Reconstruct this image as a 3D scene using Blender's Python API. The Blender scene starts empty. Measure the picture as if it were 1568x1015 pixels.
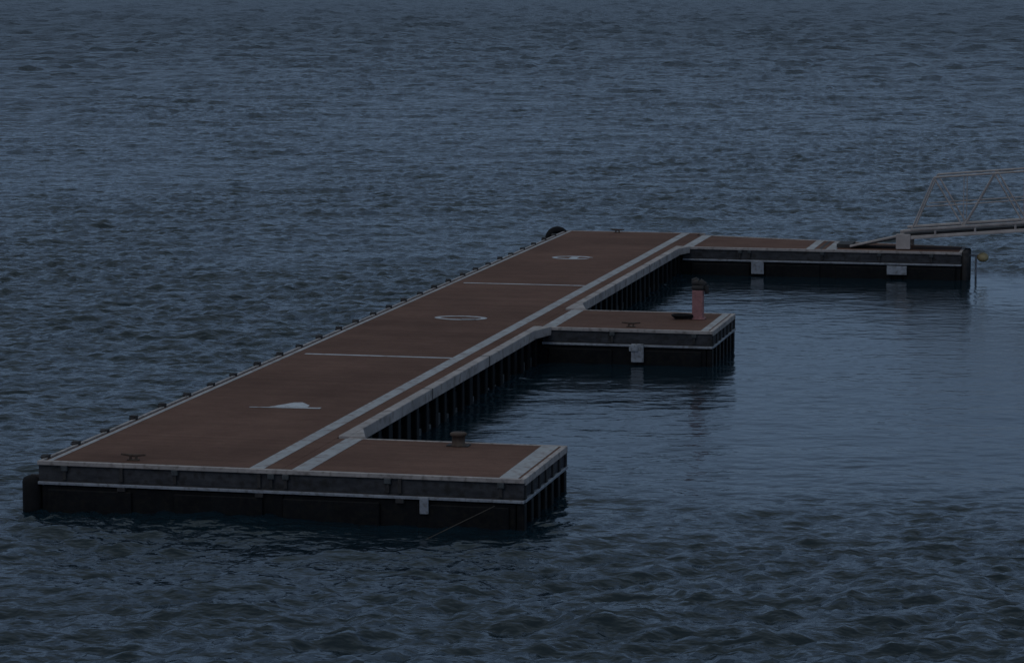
import bpy, math, random
import numpy as np
from mathutils import Vector, Matrix
random.seed(4); rng=np.random.default_rng(11)
S=bpy.context.scene
S.view_settings.view_transform='Standard'; S.view_settings.look='None'; S.view_settings.exposure=0
# ------------------------------------------------------------ world / light
w=bpy.data.worlds.new("World"); S.world=w; w.use_nodes=True
nt=w.node_tree; bg=nt.nodes['Background']
sky=nt.nodes.new('ShaderNodeTexSky'); sky.sky_type='NISHITA'; sky.sun_disc=False
SE,SR=math.radians(9),math.radians(215)
sky.sun_elevation=SE; sky.sun_rotation=SR
sky.air_density=1.0; sky.dust_density=1.0; sky.ozone_density=4.0
# overcast dusk: cloud deck, a little darker and bluer near the horizon
tcw=nt.nodes.new('ShaderNodeTexCoord'); sxw=nt.nodes.new('ShaderNodeSeparateXYZ'); nt.links.new(tcw.outputs['Generated'],sxw.inputs[0])
rw=nt.nodes.new('ShaderNodeValToRGB'); nt.links.new(sxw.outputs[2],rw.inputs[0])
e_=rw.color_ramp.elements; e_[0].position=0; e_[0].color=(.355,.53,.85,1); e_[1].position=1; e_[1].color=(.84,.97,1.0,1)
k=e_.new(.12); k.color=(.42,.61,.95,1)
k=e_.new(.45); k.color=(.48,.66,.95,1)
k=e_.new(.75); k.color=(.78,.93,1.0,1)
scw=nt.nodes.new('ShaderNodeVectorMath'); scw.operation='SCALE'; scw.inputs['Scale'].default_value=2.6; nt.links.new(rw.outputs[0],scw.inputs[0])
mx=nt.nodes.new('ShaderNodeMixRGB'); mx.inputs[0].default_value=0.92
nt.links.new(scw.outputs[0],mx.inputs[2])
nt.links.new(sky.outputs[0],mx.inputs[1]); nt.links.new(mx.outputs[0],bg.inputs[0])
bg.inputs[1].default_value=0.13
sl=bpy.data.lights.new('sun','SUN'); sl.energy=0.28; sl.angle=math.radians(35); sl.color=(1,.88,.80)
so=bpy.data.objects.new('sun',sl); S.collection.objects.link(so)
sd=Vector((math.sin(SR)*math.cos(math.radians(50)),math.cos(SR)*math.cos(math.radians(50)),math.sin(math.radians(50))))
so.rotation_euler=sd.to_track_quat('Z','Y').to_euler()
# ------------------------------------------------------------ camera
cd=bpy.data.cameras.new('camera'); cam=bpy.data.objects.new('camera',cd); S.collection.objects.link(cam)
pt=math.atan(569/4560.)
cam.location=(0,0,8); cam.rotation_euler=(math.pi/2-pt,0,0)
cd.sensor_width=36; cd.lens=4560/1568*36; cd.clip_end=20000; cd.clip_start=1
S.camera=cam
# ------------------------------------------------------------ materials
def newmat(n):
    m=bpy.data.materials.new(n); m.use_nodes=True
    return m,m.node_tree,m.node_tree.nodes['Principled BSDF']
def rough_mat(name,c1,c2,scale=3,rough=.7,stretch=(1,1,1),bump=.2,bscale=40,grime=None,metal=0,spec=.4):
    m,t,b=newmat(name); N=t.nodes; L=t.links
    tc=N.new('ShaderNodeTexCoord'); mp=N.new('ShaderNodeMapping'); mp.inputs['Scale'].default_value=stretch
    L.new(tc.outputs['Object'],mp.inputs[0])
    n=N.new('ShaderNodeTexNoise'); n.inputs['Scale'].default_value=scale; n.inputs['Detail'].default_value=7; n.inputs['Roughness'].default_value=.65
    L.new(mp.outputs[0],n.inputs[0])
    r=N.new('ShaderNodeValToRGB'); r.color_ramp.elements[0].position=.32; r.color_ramp.elements[1].position=.68
    r.color_ramp.elements[0].color=(*c1,1); r.color_ramp.elements[1].color=(*c2,1)
    L.new(n.outputs[0],r.inputs[0]); out=r.outputs[0]
    if grime:
        n3=N.new('ShaderNodeTexNoise'); n3.inputs['Scale'].default_value=scale*4; n3.inputs['Detail'].default_value=4
        L.new(tc.outputs['Object'],n3.inputs[0])
        r3=N.new('ShaderNodeValToRGB'); r3.color_ramp.elements[0].position=.48; r3.color_ramp.elements[1].position=.68
        L.new(n3.outputs[0],r3.inputs[0])
        g=N.new('ShaderNodeMixRGB'); g.inputs[2].default_value=(*grime,1)
        mm=N.new('ShaderNodeMath'); mm.operation='MULTIPLY'; mm.inputs[1].default_value=.7
        L.new(r3.outputs[0],mm.inputs[0]); L.new(mm.outputs[0],g.inputs[0]); L.new(out,g.inputs[1]); out=g.outputs[0]
    L.new(out,b.inputs['Base Color'])
    n2=N.new('ShaderNodeTexNoise'); n2.inputs['Scale'].default_value=bscale; L.new(mp.outputs[0],n2.inputs[0])
    bp=N.new('ShaderNodeBump'); bp.inputs['Strength'].default_value=bump; bp.inputs['Distance'].default_value=.01
    L.new(n2.outputs[0],bp.inputs['Height']); L.new(bp.outputs[0],b.inputs['Normal'])
    b.inputs['Roughness'].default_value=rough; b.inputs['Metallic'].default_value=metal; b.inputs['Specular IOR Level'].default_value=spec
    return m
M_rail=rough_mat('weathered_timber_rail',(.26,.24,.24),(.43,.39,.38),2.5,.75,(1,1,1),grime=(.09,.075,.07))
M_fas=rough_mat('fender_fascia',(.25,.23,.23),(.42,.38,.375),1.3,.75,(1,1,1),grime=(.12,.10,.09))
M_paint=rough_mat('faded_white_paint',(.27,.28,.30),(.39,.405,.43),2,.8,grime=(.18,.14,.13),spec=.2)
M_mark=rough_mat('marking_paint',(.34,.36,.40),(.50,.53,.58),2,.7,grime=(.22,.18,.17),spec=.2)
M_white=rough_mat('white_plastic',(.19,.21,.255),(.32,.35,.40),4,.5,grime=(.09,.085,.085))
M_panel=rough_mat('grey_steel_panel',(.022,.024,.030),(.062,.064,.073),2.2,.7,(1,1,3),grime=(.016,.015,.014),spec=.2)
M_black=rough_mat('black_float_plastic',(.004,.0045,.006),(.009,.010,.012),3,.6,grime=(.014,.013,.011),spec=.12)
M_rubber=rough_mat('rubber',(.005,.005,.006),(.012,.012,.014),6,.8,spec=.2)
M_wallgrey=rough_mat('lit_gap_and_cap_grey',(.02,.024,.028),(.07,.08,.09),5,.7)  # paler tone stands in for lit water between ribs; also bracket caps
M_rust=rough_mat('rusty_steel',(.05,.03,.025),(.10,.08,.065),8,.8,spec=.2)
M_pink=rough_mat('faded_red_paint',(.26,.125,.13),(.35,.18,.185),6,.7,grime=(.16,.09,.09),spec=.2)
M_alu=rough_mat('dull_aluminium',(.27,.245,.24),(.42,.385,.38),3,.6)
M_yellow=rough_mat('yellow_buoy_plastic',(.42,.34,.18),(.55,.45,.25),5,.5)
M_dark=rough_mat('dark_steel',(.022,.022,.025),(.055,.052,.052),6,.7,spec=.2)
M_rope=rough_mat('rope',(.03,.028,.026),(.07,.06,.05),20,.9)
def deckmat():
    m,t,b=newmat('red_brown_deck_boards'); N=t.nodes; L=t.links
    tc=N.new('ShaderNodeTexCoord')
    # boards run across the dock (along local x); 14 cm wide
    sx=N.new('ShaderNodeSeparateXYZ'); L.new(tc.outputs['Object'],sx.inputs[0])
    d=N.new('ShaderNodeMath'); d.operation='DIVIDE'; d.inputs[1].default_value=.14; L.new(sx.outputs[1],d.inputs[0])
    fl=N.new('ShaderNodeMath'); fl.operation='FLOOR'; L.new(d.outputs[0],fl.inputs[0])
    fr=N.new('ShaderNodeMath'); fr.operation='FRACT'; L.new(d.outputs[0],fr.inputs[0])
    wn=N.new('ShaderNodeTexWhiteNoise'); wn.noise_dimensions='1D'; L.new(fl.outputs[0],wn.inputs['W'])
    n=N.new('ShaderNodeTexNoise'); n.inputs['Scale'].default_value=1.1; n.inputs['Detail'].default_value=10; n.inputs['Roughness'].default_value=.85
    L.new(tc.outputs['Object'],n.inputs[0])
    r=N.new('ShaderNodeValToRGB'); r.color_ramp.elements[0].position=.3; r.color_ramp.elements[1].position=.7
    r.color_ramp.elements[0].color=(.100,.056,.044,1); r.color_ramp.elements[1].color=(.158,.094,.074,1)
    L.new(n.outputs[0],r.inputs[0])
    mr=N.new('ShaderNodeMapRange'); mr.inputs[3].default_value=.93; mr.inputs[4].default_value=1.06; L.new(wn.outputs[0],mr.inputs[0])
    gp=N.new('ShaderNodeMath'); gp.operation='GREATER_THAN'; gp.inputs[1].default_value=.05; L.new(fr.outputs[0],gp.inputs[0])
    g2=N.new('ShaderNodeMapRange'); g2.inputs[3].default_value=.65; g2.inputs[4].default_value=1; L.new(gp.outputs[0],g2.inputs[0])
    mu=N.new('ShaderNodeMath'); mu.operation='MULTIPLY'; L.new(mr.outputs[0],mu.inputs[0]); L.new(g2.outputs[0],mu.inputs[1])
    nb=N.new('ShaderNodeTexNoise'); nb.inputs['Scale'].default_value=.25; nb.inputs['Detail'].default_value=5; L.new(tc.outputs['Object'],nb.inputs[0])
    mb=N.new('ShaderNodeMapRange'); mb.inputs[1].default_value=.35; mb.inputs[2].default_value=.65; mb.inputs[3].default_value=.84; mb.inputs[4].default_value=1.14; L.new(nb.outputs[0],mb.inputs[0])
    mu2=N.new('ShaderNodeMath'); mu2.operation='MULTIPLY'; L.new(mu.outputs[0],mu2.inputs[0]); L.new(mb.outputs[0],mu2.inputs[1])
    c=N.new('ShaderNodeVectorMath'); c.operation='SCALE'; L.new(r.outputs[0],c.inputs[0]); L.new(mu2.outputs[0],c.inputs['Scale'])
    L.new(c.outputs[0],b.inputs['Base Color'])
    b.inputs['Roughness'].default_value=.95; b.inputs['Specular IOR Level'].default_value=.08
    n2=N.new('ShaderNodeTexNoise'); n2.inputs['Scale'].default_value=60; L.new(tc.outputs['Object'],n2.inputs[0])
    bp=N.new('ShaderNodeBump'); bp.inputs['Strength'].default_value=.25; bp.inputs['Distance'].default_value=.01
    L.new(n2.outputs[0],bp.inputs['Height']); L.new(bp.outputs[0],b.inputs['Normal'])
    return m
M_deck=deckmat()
# ------------------------------------------------------------ mesh helpers
ANG=-math.atan2(.2191,.9757); ORG=Vector((-6.968,43.136,0))
def dock_world(v,u,z=0): return ORG+Matrix.Rotation(ANG,3,'Z')@Vector((v,u,z))
def empty(name,v=0,u=0,z=0,rot=0):
    e=bpy.data.objects.new(name,None); S.collection.objects.link(e)
    e.location=dock_world(v,u,z); e.rotation_euler=(0,0,ANG+rot); e.empty_display_size=.2
    return e
class MB:
    def __init__(s): s.v=[];s.f=[]
    def box(s,x0,x1,y0,y1,z0,z1):
        i=len(s.v); s.v+=[(x0,y0,z0),(x1,y0,z0),(x1,y1,z0),(x0,y1,z0),(x0,y0,z1),(x1,y0,z1),(x1,y1,z1),(x0,y1,z1)]
        s.f+=[tuple(i+k for k in q) for q in [(0,3,2,1),(4,5,6,7),(0,1,5,4),(1,2,6,5),(2,3,7,6),(3,0,4,7)]]; return s
    def prism(s,pts,z0,z1):
        i=len(s.v); n=len(pts); s.v+=[(x,y,z0) for x,y in pts]+[(x,y,z1) for x,y in pts]
        s.f.append(tuple(i+k for k in range(n))[::-1]); s.f.append(tuple(i+n+k for k in range(n)))
        for k in range(n): s.f.append((i+k,i+(k+1)%n,i+n+(k+1)%n,i+n+k))
        return s
    def lathe(s,prof,cx,cy,seg=24):
        i=len(s.v); n=len(prof)
        for k in range(seg):
            a=2*math.pi*k/seg
            for r,z in prof: s.v.append((cx+r*math.cos(a),cy+r*math.sin(a),z))
        for k in range(seg):
            for j in range(n-1):
                a0=i+k*n+j; b0=i+((k+1)%seg)*n+j; s.f.append((a0,b0,b0+1,a0+1))
        s.f.append(tuple(i+k*n for k in range(seg))[::-1]); s.f.append(tuple(i+k*n+n-1 for k in range(seg))); return s
    def bar(s,a,b,r=.03,seg=6,r2=None):
        a=Vector(a);b=Vector(b);d=(b-a).normalized(); up=Vector((0,0,1)) if abs(d.z)<.9 else Vector((0,1,0))
        x=d.cross(up).normalized(); y=d.cross(x); i=len(s.v); r2=r2 or r
        for k in range(seg):
            t=2*math.pi*(k+.5)/seg; o=x*math.cos(t)+y*math.sin(t); s.v.append(tuple(a+o*r)); s.v.append(tuple(b+o*r2))
        for k in range(seg):
            k2=(k+1)%seg; s.f.append((i+2*k,i+2*k+1,i+2*k2+1,i+2*k2))
        s.f.append(tuple(i+2*k for k in range(seg))); s.f.append(tuple(i+2*k+1 for k in range(seg))[::-1]); return s
    def make(s,name,mat,parent,bevel=0,smooth=False):
        me=bpy.data.meshes.new(name); me.from_pydata(s.v,[],s.f); me.validate(); me.update()
        import bmesh
        bm=bmesh.new(); bm.from_mesh(me); bmesh.ops.recalc_face_normals(bm,faces=bm.faces); bm.to_mesh(me); bm.free()
        o=bpy.data.objects.new(name,me); S.collection.objects.link(o); o.data.materials.append(mat); o.parent=parent
        if bevel:
            m=o.modifiers.new('bevel','BEVEL'); m.width=bevel; m.segments=2; m.limit_method='ANGLE'
        if smooth:
            for p in me.polygons: p.use_smooth=True
        return o
# ------------------------------------------------------------ floating dock
dock=empty('floating_dock')
deck=MB();rail=MB();paint=MB();panel=MB();white=MB();black=MB();brk=MB();grey=MB();fas=MB();dk=MB()
TOP=.70
W=3.85; LEN=38.4; FE=7.32
deck.box(.085,3.70,.075,LEN-.06,.58,TOP)
for a,b in ((0,3.05),(17.3,20.4)):
    deck.box(3.705,FE-.07,a+.075,b-.06,.58,TOP-.001)
deck.prism([(3.705,34.57),(10.88,34.57),(10.88,36.05),(3.705,37.79)],.58,TOP-.001)
def side_y(x0,x1,y):   # near-facing side (normal -y)
    rail.box(x0,x1,y-.01,y+.07,.648,TOP+.012)
    panel.box(x0+.01,x1-.01,y+.022,y+.06,.425,.646)
    white.box(x0+.004,x1-.004,y-.012,y+.07,.360,.405)
    dk.box(x0+.02,x1-.02,y+.016,y+.06,.404,.426)
side_y(0,FE,0)
side_y(W+.02,FE,17.3)
side_y(W+.02,10.95,34.5)
for x0,x1,y in ((0,W,LEN),(W+.03,FE,3.05),(W+.03,FE,20.4)):
    rail.box(x0,x1,y-.055,y,.60,TOP+.008); black.box(x0+.05,x1-.05,y-.1,y-.058,.3,.62)
rail.prism([(W+.02,37.78),(10.95,36.03),(10.95,36.1),(W+.02,37.86)],.60,TOP+.008)
rail.box(-.0,.05,.072,LEN-.056,.62,TOP+.010)
dk.box(.052,.084,.075,LEN-.06,.60,TOP-.012)
paint.box(.12,.20,.08,LEN-.1,TOP-.01,TOP+.004)
panel.box(.012,.05,.07,LEN-.06,.425,.618)
white.box(-.012,.05,.08,LEN,.345,.405)
u=.35
while u<LEN-.3:
    brk.box(-.06,.055,u-.05,u+.05,.50,TOP+.052+random.uniform(-.015,.012)); brk.box(-.05,.03,u-.13,u+.13,TOP+.014,TOP+.032)
    u+=1.32+random.uniform(-.10,.10)
paint.box(3.22,3.44,.09,LEN-.1,TOP-.01,TOP+.0045)
def right_side(u0,u1):
    fas.box(3.71,W+.035,u0,u1,.535,TOP+.03)
    grey.box(3.5,3.62,u0,u1,-.4,.12)  # pale low backing paints in the bright water glimpsed between ribs
    black.box(3.3,3.66,u0,u1,.12,.58)
    y=u0+.2
    while y<u1-.1:
        hw=random.uniform(.08,.13)
        black.box(3.62+random.uniform(-.03,.02),W-.01,y-hw,y+hw,-.4,.533)
        if random.random()<.65: grey.box(3.63,W-.06,y+.2,y+.42,-.4,.10+random.uniform(-.05,.08))  # grey stub, a light gap put in as colour
        y+=.62+random.uniform(-.06,.06)
right_side(3.08,17.27); right_side(20.43,34.47)
for u in (8.3,12.6,25.2,29.6):
    dk.box(3.70,W+.042,u-.012,u+.012,.53,TOP+.033)
for pts in ([(W+.03,3.06),(W+.30,3.06),(W+.03,3.9)],[(W+.03,20.41),(W+.30,20.41),(W+.03,21.4)],[(W+.03,17.29),(W+.22,17.29),(W+.03,16.5)],[(W+.03,34.49),(W+.22,34.49),(W+.03,33.8)]):
    fas.prism(pts,.55,TOP+.026)
def side_x(x,y0,y1):
    rail.box(x-.07,x+.01,y0+.072,y1-.056,.61,TOP+.015)
    panel.box(x-.06,x-.018,y0+.06,y1-.06,.425,.608)
    white.box(x-.07,x+.012,y0+.072,y1-.01,.360,.405)
    n=int((y1-y0)/.45)
    for k in range(n+1):
        yy=y0+.12+(y1-y0-.24)*k/n; black.box(x-.12,x-.006,yy-.09,yy+.09,-.4,.343)
        dk.box(x-.05,x+.006,yy-.05,yy+.05,.41,.606)
side_x(FE,0,3.05); side_x(FE,17.3,20.4); side_x(10.95,34.5,36.15)
Z=TOP+.0038
for a,b in ((.09,2.98),(17.39,20.33),(34.6,37.7)):
    paint.box(3.86,4.12,a,b,TOP-.012,Z)
paint.box(6.93,7.20,.09,2.98,TOP-.012,Z)
paint.box(7.06,7.21,17.39,20.33,TOP-.012,Z)
paint.box(7.02,7.22,34.6,36.95,TOP-.012,Z); paint.box(7.52,7.78,34.6,36.8,TOP-.012,Z)
dk.box(7.34,7.40,34.59,36.9,TOP-.012,Z)
mk=MB()
for u in (12.4,25.0): mk.box(.40,3.215,u-.055,u+.055,TOP-.01,TOP+.003)
black.box(.05,3.75,.03,LEN-.15,-.4,.344)
for a,b in ((0,3.05),(17.3,20.4)): black.box(3.76,FE-.13,a+.032,b-.1,-.4,.343)
black.prism([(3.76,34.535),(10.83,34.535),(10.83,36.0),(3.76,37.7)],-.4,.343)
for x0,x1,y in ((.15,1.45,0),(2.1,3.45,0),(3.75,5.2,0),(5.75,7.1,0),(4.0,5.3,17.3),(5.8,7.1,17.3),(4.1,5.6,34.5),(6.0,7.4,34.5),(7.8,9.2,34.5),(9.5,10.8,34.5)):
    black.box(x0,x1,y-.01,y+.2,-.4,.30)
for x,y,c in ((.42,0,0),(1.3,0,1),(2.12,0,0),(3.40,0,1),(3.58,0,0),(3.80,0,0),(5.32,0,0),(5.5,0,1),(6.98,0,0),(4.0,17.3,0),(5.3,17.3,0),(6.95,17.3,0),(5.35,34.5,0),(5.6,34.5,0),(7.45,34.5,0),(8.9,34.5,0),(10.2,34.5,0)):
    brk.box(x-.025,x+.025,y-.018,y+.06,.44,.638)
    if c: brk.box(x-.06,x+.06,y-.03,y+.04,.30,.36)
    else: grey.box(x-.05,x+.05,y-.03,y+.04,.57,.65)
deck.make('deck_boards',M_deck,dock); rail.make('edge_rails',M_rail,dock,.008); paint.make('painted_bands',M_paint,dock)
panel.make('side_panels',M_panel,dock,.006); white.make('rubbing_strips',M_white,dock,.008); black.make('floats',M_black,dock,.02)
brk.make('rail_brackets',M_dark,dock,.006); grey.make('lit_gaps_and_caps',M_wallgrey,dock,.01); fas.make('inner_fascia',M_fas,dock,.012)  # grey boxes: painted bright-water gaps between ribs, plus real bracket caps
dk.make('shadow_gaps',M_dark,dock); mk.make('cross_lines',M_mark,dock)
# painted bay marks (worn)
Zm=TOP+.006
fm=MB()
def flat(pts):
    i=len(fm.v); fm.v+=[(x,y,Zm) for x,y in pts]; fm.f.append(tuple(range(i,i+len(pts))))
flat([(1.42,5.74),(2.60,5.82),(2.60,5.96),(1.42,5.80)])
flat([(1.72,5.845),(2.36,5.945),(2.34,6.14),(2.12,6.46),(2.00,6.42)])
def arcband(cx,cy,rx,ry,t,a0,a1,n=28,tx=None):
    tx=tx or t
    for k in range(n):
        p=[a0+(a1-a0)*(k+j)/n for j in (0,1)]
        flat([(cx+rx*math.cos(p[0]),cy+ry*math.sin(p[0])),(cx+rx*math.cos(p[1]),cy+ry*math.sin(p[1])),(cx+(rx-tx)*math.cos(p[1]),cy+(ry-t)*math.sin(p[1])),(cx+(rx-tx)*math.cos(p[0]),cy+(ry-t)*math.sin(p[0]))])
arcband(1.92,18.45,.55,.36,.14,-.1,2*math.pi-.1,40,.12)
flat([(1.98,18.15),(2.30,18.22),(2.26,18.40),(1.98,18.32)])
arcband(1.68,31.15,.52,.40,.17,.25,2*math.pi-.5,36,.12)
flat([(1.62,30.95),(1.82,30.95),(1.82,31.35),(1.62,31.35)])
fm.make('painted_bay_marks',M_mark,dock)
pl=MB()
pl.box(5.80,5.93,-.05,-.015,.16,.40); 
pl.box(5.70,5.95,17.22,17.26,.06,.43); pl.box(5.66,5.84,17.20,17.218,.28,.41)
pl.box(5.66,5.98,34.40,34.44,.06,.40); pl.box(9.1,9.6,34.40,34.44,.12,.34)
pl.make('hanging_plates',M_white,dock,.01)
# ------------------------------------------------------------ cleats
def cleat(v,u,rot=0):
    e=empty('mooring_cleat',v,u,TOP+.004,rot); m=MB()
    m.box(-.09,.09,-.035,.035,0,.015); m.box(-.06,-.03,-.02,.02,.013,.06); m.box(.03,.06,-.02,.02,.013,.06)
    m.bar((-.19,0,.085),(0,0,.07),.014,8,.024); m.bar((0,0,.07),(.19,0,.085),.024,8,.014)
    m.make('cleat_horn',M_rust,e,.004)
cleat(1.35,.38); cleat(5.6,17.75); cleat(1.5,38.1)
# ------------------------------------------------------------ bollard on finger 1
e=empty('mooring_bollard',5.70,2.72,TOP)
m=MB(); m.lathe([(.13,0),(.13,.02),(.10,.03),(.10,.15),(.125,.16),(.13,.19),(.11,.205)],0,0); m.make('post',M_rust,e,0,True)
m=MB(); m.box(-.17,.17,-.10,.10,0,.018); m.make('base_plate',M_dark,e,.004)
# ------------------------------------------------------------ service post on finger 2
e=empty('service_pedestal',6.70,19.35,TOP)
m=MB(); m.box(-.11,.11,-.10,.10,.02,.60); m.box(-.15,.15,-.14,.14,0,.03); m.make('column',M_pink,e,.012)
m=MB(); m.prism([(-.13,-.12),(.13,-.12),(.13,.12),(-.13,.12)],.602,.70)
o=m.make('head',M_dark,e,.04)
m=MB(); m.bar((-.13,0,.74),(.02,0,.76),.055,10,.085); m.bar((.02,0,.76),(.15,0,.69),.085,10,.07); m.bar((.15,0,.69),(.19,0,.53),.07,10,.04); m.bar((-.12,0,.78),(-.02,0,.84),.05,8,.03)
m.make('hooded_outlet',M_dark,e,.01,True)
def coil(name,R,n,r,parent,mat,loc,h=.05):
    c=bpy.data.curves.new(name,'CURVE'); c.dimensions='3D'; sp=c.splines.new('POLY'); N=n*20; sp.points.add(N)
    for k in range(N+1):
        a=2*math.pi*k/20; rr=R*(.6+.25*math.sin(k*.31)+.2*(k/N)); sp.points[k].co=(rr*math.cos(a),rr*.9*math.sin(a),r+h*k/N,1)
    c.bevel_depth=r; o=bpy.data.objects.new(name,c); S.collection.objects.link(o); o.data.materials.append(mat); o.parent=parent; o.location=loc
e=empty('rope_coil',6.42,19.2,TOP+.004); coil('rope',.26,6,.018,e,M_rubber,(0,0,0),.07)
# ------------------------------------------------------------ tyre, corner fender
e=empty('tyre_fender',-.16,38.1,.50)
bpy.ops.mesh.primitive_torus_add(major_radius=.24,minor_radius=.10,major_segments=40,minor_segments=14)
t=bpy.context.object; t.name='tyre'; t.parent=e; t.rotation_euler=(math.pi/2,0,math.radians(25)); t.data.materials.append(M_rubber)
for p in t.data.polygons: p.use_smooth=True
e=empty('corner_fender',-.12,.10,0)
m=MB(); m.lathe([(.06,-.2),(.13,-.16),(.15,0),(.15,.38),(.13,.44),(.07,.47)],0,0); m.make('roller',M_rubber,e,0,True)
m=MB(); m.box(-.02,.16,-.03,.03,.44,.49); m.make('bracket',M_dark,e,.005)
# ------------------------------------------------------------ arm end: pile + buoy fender
e=empty('mooring_buoy',11.42,35.55,.50)
bpy.ops.mesh.primitive_uv_sphere_add(radius=.13,segments=24,ring_count=14); t=bpy.context.object; t.name='ball'; t.parent=e; t.scale=(1.15,1,.95); t.data.materials.append(M_yellow)
for p in t.data.polygons: p.use_smooth=True
m=MB(); m.bar((-.48,0,.06),(.0,0,.02),.03,8); m.bar((-.17,0,.0),(-.17,0,-.75),.028,8); m.make('stay_and_pole',M_white,e)
e=empty('end_piles',10.98,35.2,0)
m=MB()
for y in (-.55,-.1,.4): m.lathe([(.09,-.4),(.09,.68),(.07,.72)],.05,y,14)
m.make('piles',M_dark,e,0,True)
# ------------------------------------------------------------ mooring line
c=bpy.data.curves.new('mooring_line','CURVE'); c.dimensions='3D'; sp=c.splines.new('BEZIER'); sp.bezier_points.add(1)
for bp_,co in zip(sp.bezier_points,((6.9,-.05,.32),(6.05,-1.1,-.05))):
    bp_.co=co; bp_.handle_left_type=bp_.handle_right_type='AUTO'
c.bevel_depth=.007
e=empty('mooring_line'); o=bpy.data.objects.new('line',c); S.collection.objects.link(o); o.data.materials.append(M_rope); o.parent=e
# ------------------------------------------------------------ gangway
e=empty('gangway',9.35,35.0,TOP); SL=.085; LG=11.; GW=1.15; HT=1.47
m=MB(); wt=MB(); dkk=MB()
def g(x,y,z): return (x,y,z+.30+SL*x)
for y in (0,GW):
    m.bar(g(.1,y,0),g(LG,y,0),.035); m.bar(g(.1,y,.17),g(LG,y,.17),.04)
    m.bar(g(.85,y,HT),g(LG,y,HT),.026); m.bar(g(.3,y,.17),g(.85,y,HT),.026)
    m.bar(g(.65,y,.75),g(LG,y,.75),.015)
    x=.85
    while x<LG-1:
        m.bar(g(x,y,HT),g(x+.75,y,.17),.022); m.bar(g(x+.75,y,.17),g(x+1.5,y,HT),.022); m.bar(g(x+.75,y,.17),g(x+.75,y,HT),.013)
        x+=1.5
    x=.9
    while x<LG: m.bar(g(x,y,0),g(x,y,.17),.03); x+=1.0
m.make('trusses',M_alu,e)
f=MB()
f.v+=[g(.1,.04,.03),g(LG,.04,.03),g(LG,GW-.04,.03),g(.1,GW-.04,.03),g(.1,.04,.10),g(LG,.04,.10),g(LG,GW-.04,.10),g(.1,GW-.04,.10)]
f.f+=[(0,3,2,1),(4,5,6,7),(0,1,5,4),(1,2,6,5),(2,3,7,6),(3,0,4,7)]
f.make('walkway',M_dark,e)
wt.box(-.08,.28,-.07,.06,.02,.40); wt.box(-.08,.28,GW-.06,GW+.07,.02,.40); wt.bar((0,0,.15),(0,GW,.15),.06,12)
wt.bar(g(.28,-.02,-.03),g(LG,-.02,-.03),.035,4); wt.bar(g(.28,-.02,.19),g(LG,-.02,.19),.035,4)
wt.make('hinge_block',M_alu,e,.01)
dkk.v+=[(-1.25,.05,.012),(0,.05,.27),(0,GW-.05,.27),(-1.25,GW-.05,.012),(-1.25,.05,.03),(0,.05,.31),(0,GW-.05,.31),(-1.25,GW-.05,.03)]
dkk.f+=[(0,3,2,1),(4,5,6,7),(0,1,5,4),(1,2,6,5),(2,3,7,6),(3,0,4,7)]
dkk.box(-1.6,-1.22,.1,GW-.1,.006,.10)
dkk.make('ramp_flap',M_dark,e,.005)
rl=MB(); rl.bar((-1.25,0,.06),(.0,0,.36),.03,6); rl.make('flap_edge',M_alu,e)
# ------------------------------------------------------------ water
def field(n,Ls,lp,rms,seed,wd,pw=4.0,spread=1.0,cut=.16):
    r=np.random.default_rng(seed); k1=np.fft.fftfreq(n,Ls/n)*2*np.pi
    kx,ky=np.meshgrid(k1,k1); k=np.hypot(kx,ky); k[0,0]=1e9
    kp=2*np.pi/lp; th=np.arctan2(ky,kx)-wd
    P=k**(-pw)*np.exp(-(kp/k)**2)*(np.abs(np.cos(th))**(2*spread)*.9+.1)*np.exp(-(k*cut/6.28)**2)
    P[0,0]=0
    h=np.fft.ifft2(np.sqrt(P)*(r.normal(size=(n,n))+1j*r.normal(size=(n,n)))).real
    return h*(rms/h.std())
def samp(h,Ls,x,y,rot):
    n=h.shape[0]; c,s=math.cos(rot),math.sin(rot); X=((x*c-y*s)/Ls*n)%n; Y=((x*s+y*c)/Ls*n)%n
    i=np.floor(X).astype(int);j=np.floor(Y).astype(int);fx=X-i;fy=Y-j;i%=n;j%=n;i2=(i+1)%n;j2=(j+1)%n
    return (h[j,i]*(1-fx)+h[j,i2]*fx)*(1-fy)+(h[j2,i]*(1-fx)+h[j2,i2]*fx)*fy
h1=field(1024,61.,.85,.019,1,math.radians(-68),3.6,1.4,.14)
h2=field(1024,43.,.45,.0095,2,math.radians(-100),3.2,1.0,.13)
h4=field(1024,97.,2.4,.018,5,math.radians(-78),4,1.2,.4)
h3=field(1024,310.,7,.026,3,math.radians(-70),4,1.2,1.0)
ys=[-3000,-1000,-300,-80,-20,10,25,29]
y=30.
while y<6000:
    ys.append(y); y+=max(.07,.07*(max(y,60)/60)**1.85)
ys=np.array(ys)
xs=list(np.arange(-18,20,.085)); d=.085
L_=-18.;R_=xs[-1]
while R_<5000:
    d*=1.03; R_+=d; L_-=d; xs.append(R_); xs.insert(0,L_)
xs=np.array(xs)
X,Y=np.meshgrid(xs,ys)
ca,sa=math.cos(-ANG),math.sin(-ANG)
dx=X-ORG.x;dy=Y-ORG.y; Vv=dx*ca-dy*sa; Uu=dx*sa+dy*ca
def ss(a,b,t): t=np.clip((t-a)/(b-a),0,1); return t*t*(3-2*t)
wob=samp(field(256,90.,12,1,21,0,4,.2,2),90.,X,Y,.1)   # ragged edge of the lee
calm=ss(3.5,4.3,Vv)*ss(-3.0,7.5,Uu+1.6*wob-.10*np.maximum(Vv-8,0))*(1-ss(35,38,Uu+.15*(np.maximum(Vv-11,0))))
calm=np.clip(calm,0,1)
off=ss(70,380,Y)           # rougher open water offshore
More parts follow.
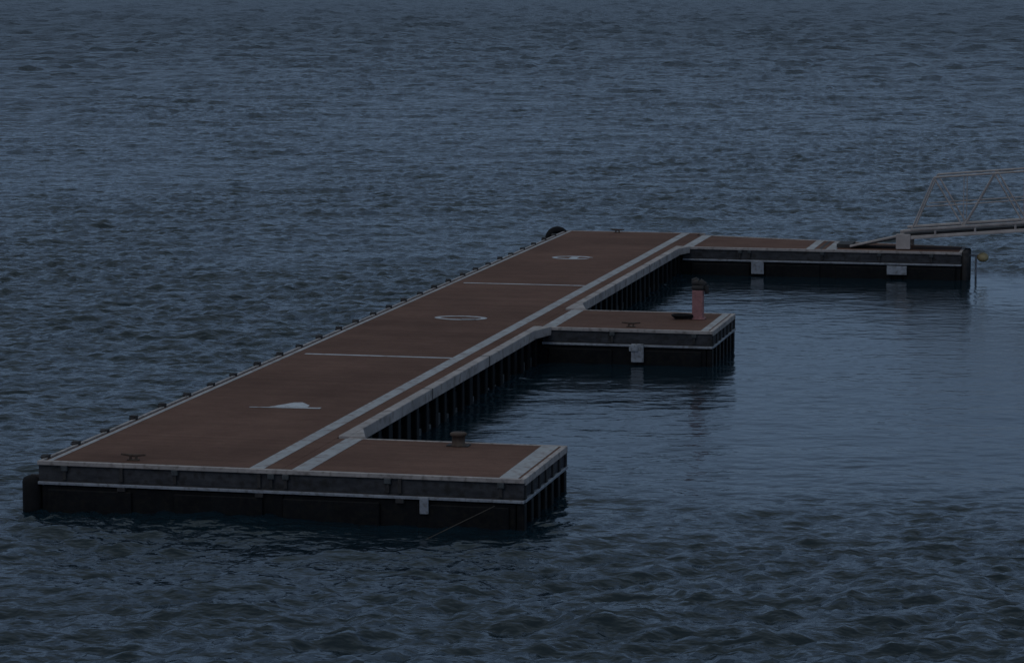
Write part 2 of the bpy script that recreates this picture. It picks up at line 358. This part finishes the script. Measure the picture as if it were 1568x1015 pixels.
patch=samp(field(256,160.,25,1,9,0,4,.2,4),160.,X,Y,.3)
amp=(1-.91*calm)*(1+.2*np.clip(patch,-2,2))
Hh=(samp(h1,61.,X,Y,0)+samp(h2,43.,X,Y,.5)+samp(h4,97.,X,Y,.15)*(1+2.8*off))*amp+samp(h3,310.,X,Y,.2)*(1-.93*calm)*(1+5.*off)
fade=1-ss(2500,4000,np.hypot(X,Y)); Hh*=fade
ny,nx=X.shape
me=bpy.data.meshes.new('water')
co=np.stack([X,Y,Hh],-1).reshape(-1,3).astype(np.float32)
ii=np.arange((ny-1)*(nx-1)); r_=ii//(nx-1); c_=ii%(nx-1); a=r_*nx+c_
fc=np.stack([a,a+1,a+nx+1,a+nx],1).astype(np.int32)
me.vertices.add(len(co)); me.vertices.foreach_set('co',co.ravel())
me.loops.add(fc.size); me.loops.foreach_set('vertex_index',fc.ravel())
me.polygons.add(len(fc)); me.polygons.foreach_set('loop_start',np.arange(len(fc),dtype=np.int32)*4)
me.polygons.foreach_set('loop_total',np.full(len(fc),4,np.int32)); me.polygons.foreach_set('use_smooth',np.ones(len(fc),bool))
at=me.attributes.new('calm','FLOAT','POINT'); at.data.foreach_set('value',calm.ravel().astype(np.float32))
at=me.attributes.new('offshore','FLOAT','POINT'); at.data.foreach_set('value',off.ravel().astype(np.float32))
me.update(calc_edges=True)
wo=bpy.data.objects.new('water',me); S.collection.objects.link(wo)
m,t,b=newmat('sea_water'); N=t.nodes;L=t.links
b.inputs['Base Color'].default_value=(.005,.016,.025,1); b.inputs['IOR'].default_value=1.333
tc=N.new('ShaderNodeTexCoord'); at=N.new('ShaderNodeAttribute'); at.attribute_name='calm'
ao=N.new('ShaderNodeAttribute'); ao.attribute_name='offshore'
mo=N.new('ShaderNodeMapRange'); mo.inputs[3].default_value=.10; mo.inputs[4].default_value=.28; L.new(ao.outputs['Fac'],mo.inputs[0]); L.new(mo.outputs[0],b.inputs['Roughness'])
def noi(sc,st,det=3,rot=.35):
    mp=N.new('ShaderNodeMapping'); mp.inputs['Scale'].default_value=st; mp.inputs['Rotation'].default_value=(0,0,rot); L.new(tc.outputs['Object'],mp.inputs[0])
    n=N.new('ShaderNodeTexNoise'); n.inputs['Scale'].default_value=sc; n.inputs['Detail'].default_value=det; L.new(mp.outputs[0],n.inputs[0]); return n.outputs[0]
n0=noi(.55,(.7,1,1),4,.2); n1=noi(2.8,(.6,1,1),3,.2); n2=noi(8.,(.7,1,1),2,.1)
mr=N.new('ShaderNodeMapRange'); mr.inputs[3].default_value=1; mr.inputs[4].default_value=.20; L.new(at.outputs['Fac'],mr.inputs[0])
mb=N.new('ShaderNodeMapRange'); mb.inputs[3].default_value=1; mb.inputs[4].default_value=3.; L.new(ao.outputs['Fac'],mb.inputs[0])
prev=None
for nn,dd in ((n0,.30),(n1,.115),(n2,.018)):
    bb=N.new('ShaderNodeBump'); md=N.new('ShaderNodeMath'); md.operation='MULTIPLY'; md.inputs[1].default_value=dd; L.new(mb.outputs[0],md.inputs[0]); L.new(md.outputs[0],bb.inputs['Distance'])
    L.new(nn,bb.inputs['Height']); L.new(mr.outputs[0],bb.inputs['Strength'])
    if prev: L.new(prev.outputs[0],bb.inputs['Normal'])
    prev=bb
L.new(prev.outputs[0],b.inputs['Normal'])
me.materials.append(m)
print('verts',len(co))
